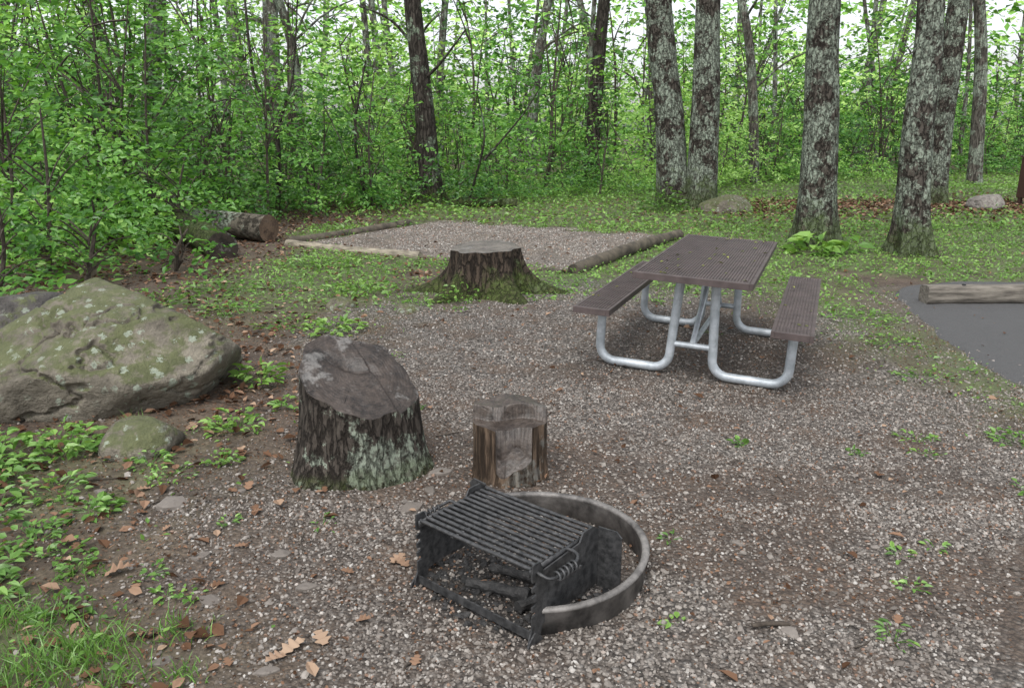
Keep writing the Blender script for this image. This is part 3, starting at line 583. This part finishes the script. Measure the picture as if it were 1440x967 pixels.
# ------------------------------------------------------------------ logs and timbers
def log(name,a,b,r,m,cut=M_CUT2,n=40,seg=36,amp=.02):
    a=np.array(a,float);b=np.array(b,float);mb=MB();c=(a+b)/2;P=smoothpath([a-c,(a+b)/2-c+R.normal(size=3)*.02,b-c],n)
    rr=r if np.isscalar(r) else np.linspace(r[0],r[1],n)
    tube(mb,P,rr,seg,0,.5,False,lambda Pw,rad,th,P_:rad+amp*(fbm(Pw[...,0]*5+3,Pw[...,1]*5,Pw[...,2]*5,4,1)-.5)*2)
    V=mb.v[0];mb.add(V[:seg],[list(range(seg))[::-1]],1);mb.add(V[-seg:],[list(range(seg))],1)
    return mb.build(name,[m,cut],loc=tuple(c))
def timber(name,a,b,m,w=.09): return log(name,a,b,w,m,m,30,12,.014)
p0=PADO;P3=lambda q,z:(q[0],q[1],z)
timber('landscape_timber',P3(p0,.02),P3(p0+PE1*2.4,.02),M_TIMBER,.065)
timber('landscape_timber',P3(p0+PE1*2.52,-.02),P3(p0+PE1*4.5,-.03),M_TIMBERD,.06)
timber('landscape_timber',P3(p0+PE1*4.62,.03),P3(p0+PE1*4.62+PE2*3.7,.04),M_TIMBERD,.085)
timber('landscape_timber',P3(p0-PE1*.1+PE2*.1,.02),P3(p0-PE1*.1+PE2*3.0,.02),M_TIMBERD,.075)
M_LOGB=barkmat('log_bark',dark=(.03,.026,.02),light=(.17,.15,.12),lich=.4,mossz=0,freq=6,zs=6,vor=False)
M_CUTL=cutmat('cut_wood_log',(.05,.03,.02),(.22,.15,.1),.1)
log('fallen_log',(-3.62,11.7,.2),(-7.2,13.6,.3),(.2,.17),M_LOGB,M_CUTL)
log('fallen_log',(-3.75,10.1,.14),(-5.2,12.0,.3),(.21,.17),M_BARKD,M_CUT)
log('fallen_log',(-5.2,12.6,.45),(-9.4,14.2,.5),(.16,.13),M_LOGB,M_CUTL)
log('fallen_log',(-5.9,14.3,.25),(-10.4,15.2,.6),(.14,.12),M_LOGB,M_CUTL)
log('fallen_log',(-1.3,17.4,.06),(.1,17.2,.08),(.13,.10),M_BARKD,M_CUT)
# wheel stop: squared, weathered timber lying on the pavement
zp=float(gz(5.2,7.78))
ws=empty('wheel_stop',(5.3,7.78,zp+.095),(0,0,math.radians(2)))
mb=MB();tube(mb,np.stack([np.linspace(-1.15,1.15,60),np.zeros(60),np.zeros(60)],-1),.098,20,0,.5,True,lambda Pw,rad,th,P_:rad*(1+.13*np.cos(4*th+math.pi)[None,:])+.016*(fbm(Pw[...,0]*3,Pw[...,1]*14,Pw[...,2]*14,4,1)-.5)*2)
mb.build('stop_timber',[M_LOGW],parent=ws)
mb=MB()
for x_ in (-.75,.75): tube(mb,[(x_,0,.08),(x_,0,.105)],.018,12)
mb.build('anchor_pins',[M_IRON],parent=ws)
# storage locker
lc=empty('storage_locker',(11.75,17.2,float(gz(11.75,17.2))),(0,0,math.radians(8)))
mb=MB();box(mb,(0,0,.60),(1.2,.75,.85));box(mb,(0,-.01,1.045),(1.26,.82,.035))
for sx_ in (-.55,.55):
    for sy_ in (-.3,.3): box(mb,(sx_,sy_,.09),(.07,.07,.2))
mb.build('cabinet',[M_LOCK],smooth=False,parent=lc,bevel=.008)
mb=MB();box(mb,(-.29,-.385,.6),(.54,.02,.76));box(mb,(.29,-.385,.6),(.54,.02,.76));box(mb,(-.06,-.405,.6),(.03,.03,.16),1);box(mb,(.06,-.405,.6),(.03,.03,.16),1)
mb.build('doors',[M_LOCK,M_IRON],smooth=False,parent=lc,bevel=.004)
# ------------------------------------------------------------------ picnic table
pt=empty('picnic_table',(1.478,5.788,-.028),(0,math.radians(2.4),math.radians(-22)))
def slat(name,cx,w,z,L_,th):
    mb=MB();box(mb,(cx,0,z-th/2-.004),(w-.012,L_-.012,th-.006))
    for sx_ in (-1,1): box(mb,(cx+sx_*(w/2-.011),0,z-th/2),(.022,L_,th))
    for sy_ in (-1,1): box(mb,(cx,sy_*(L_/2-.02),z-th/2-.0005),(w-.046,.04,th))
    n=int((w-.05)/.0185);pw=(w-.05)/n;ns=16;sl=(L_-.085)/ns
    for a_ in range(n):
        for b_ in range(ns):
            box(mb,(cx-w/2+.025+pw*(a_+.5),-L_/2+.0425+sl*(b_+.5),z-.006),(pw-.007,sl-.009,.011))
    return mb.build(name,[M_TABLE],smooth=False,parent=pt,bevel=.0015)
slat('table_top',0,.75,.745,2.05,.042)
slat('bench_left',-.635,.25,.47,2.05,.042);slat('bench_right',.635,.25,.47,2.05,.042)
def arc(cx,cz,r,a0,a1,n=8): return [(cx+r*math.cos(math.radians(a)),cz+r*math.sin(math.radians(a))) for a in np.linspace(a0,a1,n)]
mb=MB()
for y_ in (-.70,.70):
    for s_ in (-1,1):
        pr=[(.64,.425),(.64,.34),(.64,.24)]+arc(.53,.14,.11,0,-90)+[(.46,.03),(.38,.03),(.32,.03)]+arc(.255,.14,.11,-90,-178)+[(.137,.30),(.125,.50),(.115,.70)]
        tube(mb,[(s_*a,y_,b+.005) for a,b in pr],.031,16)
    box(mb,(0,y_,.695),(.62,.05,.012));
    box(mb,(-.64,y_,.424),(.22,.05,.010));box(mb,(.64,y_,.424),(.22,.05,.010))
    tube(mb,[(-.14,y_,.22),(.14,y_,.22)],.021,12)
    tube(mb,[(0,y_*1.0,.22),(0,y_*.55,.45),(0,y_*.12,.69)],.019,12)
tube(mb,[(0,-.70,.22),(0,.70,.22)],.019,12)
fo=mb.build('tube_frame',[M_GALV],parent=pt)
mb=MB();n=30;x=R.uniform(-.36,.36,n);y=R.uniform(-1,1,n);D=rdir(n);D[:,2]*=.1;D=nrm(D);N=nrm(np.array([0,0,1.])+R.normal(size=(n,3))*.2)
leaf6(mb,np.stack([x,y,np.full(n,.752)],-1),D,N,.035,.02,R.uniform(.2,1,n))
x=R.choice([-.63,.63],12)+R.uniform(-.1,.1,12);y=R.uniform(-1,1,12);D=rdir(12);D[:,2]*=.1;D=nrm(D)
leaf6(mb,np.stack([x,y,np.full(12,.477)],-1),D,np.tile([0,0,1.],(12,1)),.03,.018,R.uniform(.2,1,12))
mb.build('leaves_on_table',[leafmat('leaf_fallen',[(0,(.07,.05,.02)),(.5,(.16,.2,.05)),(1,(.3,.32,.1))],0)],parent=pt)
# ------------------------------------------------------------------ fire ring with grill
fr=empty('fire_ring_grill',(0,0,0))
mb=MB();A=np.radians(np.linspace(271,271+360-78-4,110));RZ=.105;prof=[(.412,-.04),(.412,RZ-.018),(.408,RZ-.012),(.409,RZ-.003),(.418,RZ+.003),(.430,RZ+.002),(.437,RZ-.005),(.434,RZ-.014),(.425,RZ-.019),(.421,-.04)]
V=[]
for a in A:
    wob=.004*math.sin(a*3)
    for r_,z_ in prof: V.append((RC[0]+(r_+wob)*math.cos(a),RC[1]+(r_+wob)*math.sin(a),z_+.003*math.sin(2*a+1)))
k=len(prof);F=[[i*k+j,(i+1)*k+j,(i+1)*k+(j+1)%k,i*k+(j+1)%k] for i in range(len(A)-1) for j in range(k)]
V=np.array(V);mb.add(V,F);mb.add(V[:k],[list(range(k))]);mb.add(V[-k:],[list(range(k))[::-1]]);mb.build('ring',[M_RING],parent=fr)
gr=empty('grill',(-.338,2.531,0),(0,0,math.radians(-40)));gr.parent=fr
def plate(mb,poly,x,th=.006):
    n=len(poly);V=[(x-th/2,a,b) for a,b in poly]+[(x+th/2,a,b) for a,b in poly]
    mb.add(V,[list(range(n))]);mb.add(V,[list(range(2*n-1,n-1,-1))]);mb.add(V,[[i,i+n,(i+1)%n+n,(i+1)%n] for i in range(n)])
GL=.53
mb=MB()
for x_,s_ in ((0,-1),(GL,1)):
    poly=[(-.03,-.01),(.03,-.01),(.045,.05),(.10,.06),(.36,.05),(.365,.262),(.33,.285),(.27,.285),(.25,.255),(.05,.245),(.03,.285),(-.005,.285),(-.01,.25)]
    for k_ in range(4):
        z_=.225-.035*k_;poly+=[(-.008,z_),(.012,z_-.006),(.012,z_-.016),(-.008,z_-.020)]
    poly+=[(-.008,.06),(-.02,.03)]
    plate(mb,poly,x_)
    V=[(x_,.362,.04),(x_+s_*.09,.372,.04),(x_+s_*.09,.372,.25),(x_+s_*.07,.37,.27),(x_,.362,.27)]
    V2=[(a,b+.006,c) for a,b,c in V];mb.add(V+V2,[[0,1,2,3,4],[9,8,7,6,5]]) ;mb.add(V+V2,[[i,i+5,(i+1)%5+5,(i+1)%5] for i in range(5)])
    plate(mb,[(-.045,-.012),(.045,-.012),(.03,.02),(0,.045),(-.03,.02)],x_+s_*.008)
box(mb,(GL/2,-.004,.028),(GL,.006,.03));box(mb,(GL/2,.012,.012),(GL,.03,.005))
mb.build('side_plates',[M_IRON],smooth=False,parent=gr)
mb=MB();gzz=.262
box(mb,(.012,.18,gzz-.012),(.006,.37,.026));box(mb,(GL-.012,.18,gzz-.012),(.006,.37,.026))
for k_ in range(13):
    y_=.005+k_*.029;tube(mb,[(.012,y_,gzz),(GL/2,y_,gzz-.002),(GL-.012,y_,gzz)],.0072,8)
for x_ in (.17,.36): box(mb,(x_,.18,gzz-.010),(.012,.36,.005))
mb.build('cooking_grate',[M_IRON],parent=gr)
mb=MB()
for x_,s_,of in ((0,-1,.03),(GL,1,.05)):
    o=x_+s_*of
    tube(mb,smoothpath([(x_-s_*.02,.02,gzz-.01),(x_+s_*.02,.015,gzz-.012),(o,.03,gzz-.02),(o+s_*.008,.10,gzz-.02),(o,.17,gzz-.01),(x_+s_*.02,.19,gzz-.005),(x_-s_*.02,.19,gzz-.008)],30),.006,7)
    cr=.016 if s_>0 else .011
    t=np.linspace(0,1,90);tube(mb,np.stack([o+s_*.006+cr*np.cos(t*5*6.283),.045+t*.11,gzz-.02+cr*np.sin(t*5*6.283)],-1),.0045,6)
mb.build('coil_handles',[M_IRON],parent=gr)
# burnt wood & ash
mb=MB()
for (a,b,r_) in [((-.16,2.52,.02),(.06,2.42,.025),.022),((-.08,2.62,.02),(.10,2.52,.03),.018),((.02,2.36,.02),(.14,2.44,.02),.02)]:
    P=smoothpath([a,tuple((p+q)/2 for p,q in zip(a,b)),b],16);tube(mb,P,np.full(16,r_),12,0,.5,True,lambda Pw,rad,th,P_:rad+.012*(fbm(Pw[...,0]*30,Pw[...,1]*30,Pw[...,2]*30,3,1)-.5)*2)
n=520;a=R.uniform(0,6.28,n);rd=.34*np.sqrt(R.rand(n));stones(mb,RC[0]-.06+rd*np.cos(a),RC[1]-.08+rd*np.sin(a),R.uniform(.005,.019,n),R.rand(n))
mb.build('charcoal',[M_CHAR],smooth=False,parent=fr)
# ------------------------------------------------------------------ camera / light
cam=bpy.data.cameras.new('Camera');co=bpy.data.objects.new('Camera',cam);sc.collection.objects.link(co)
co.location=(0,0,1.6);co.rotation_euler=(math.radians(90-15.2),0,0);cam.sensor_width=36;cam.lens=27.5;cam.clip_end=600;cam.clip_start=.05;sc.camera=co
w=bpy.data.worlds.new('World');sc.world=w;w.use_nodes=True;nt=w.node_tree;bg=nt.nodes['Background']
sky=nt.nodes.new('ShaderNodeTexSky');sky.sky_type='NISHITA';sky.sun_disc=False;sky.sun_elevation=math.radians(60);sky.sun_rotation=math.radians(200);sky.dust_density=3;sky.air_density=1
hs=nt.nodes.new('ShaderNodeHueSaturation');hs.inputs['Saturation'].default_value=.25;hs.inputs['Value'].default_value=1.9
lk(nt,sky.outputs[0],hs.inputs['Color']);lk(nt,hs.outputs[0],bg.inputs[0]);bg.inputs[1].default_value=.15
s=bpy.data.lights.new('sun','SUN');s.energy=1.5;s.angle=math.radians(35);s.color=(1,.98,.94)
so=bpy.data.objects.new('sun',s);sc.collection.objects.link(so)
el=math.radians(60);az=math.radians(200)
d=Vector((math.sin(az)*math.cos(el),math.cos(az)*math.cos(el),math.sin(el)))
so.rotation_euler=d.to_track_quat('Z','Y').to_euler()
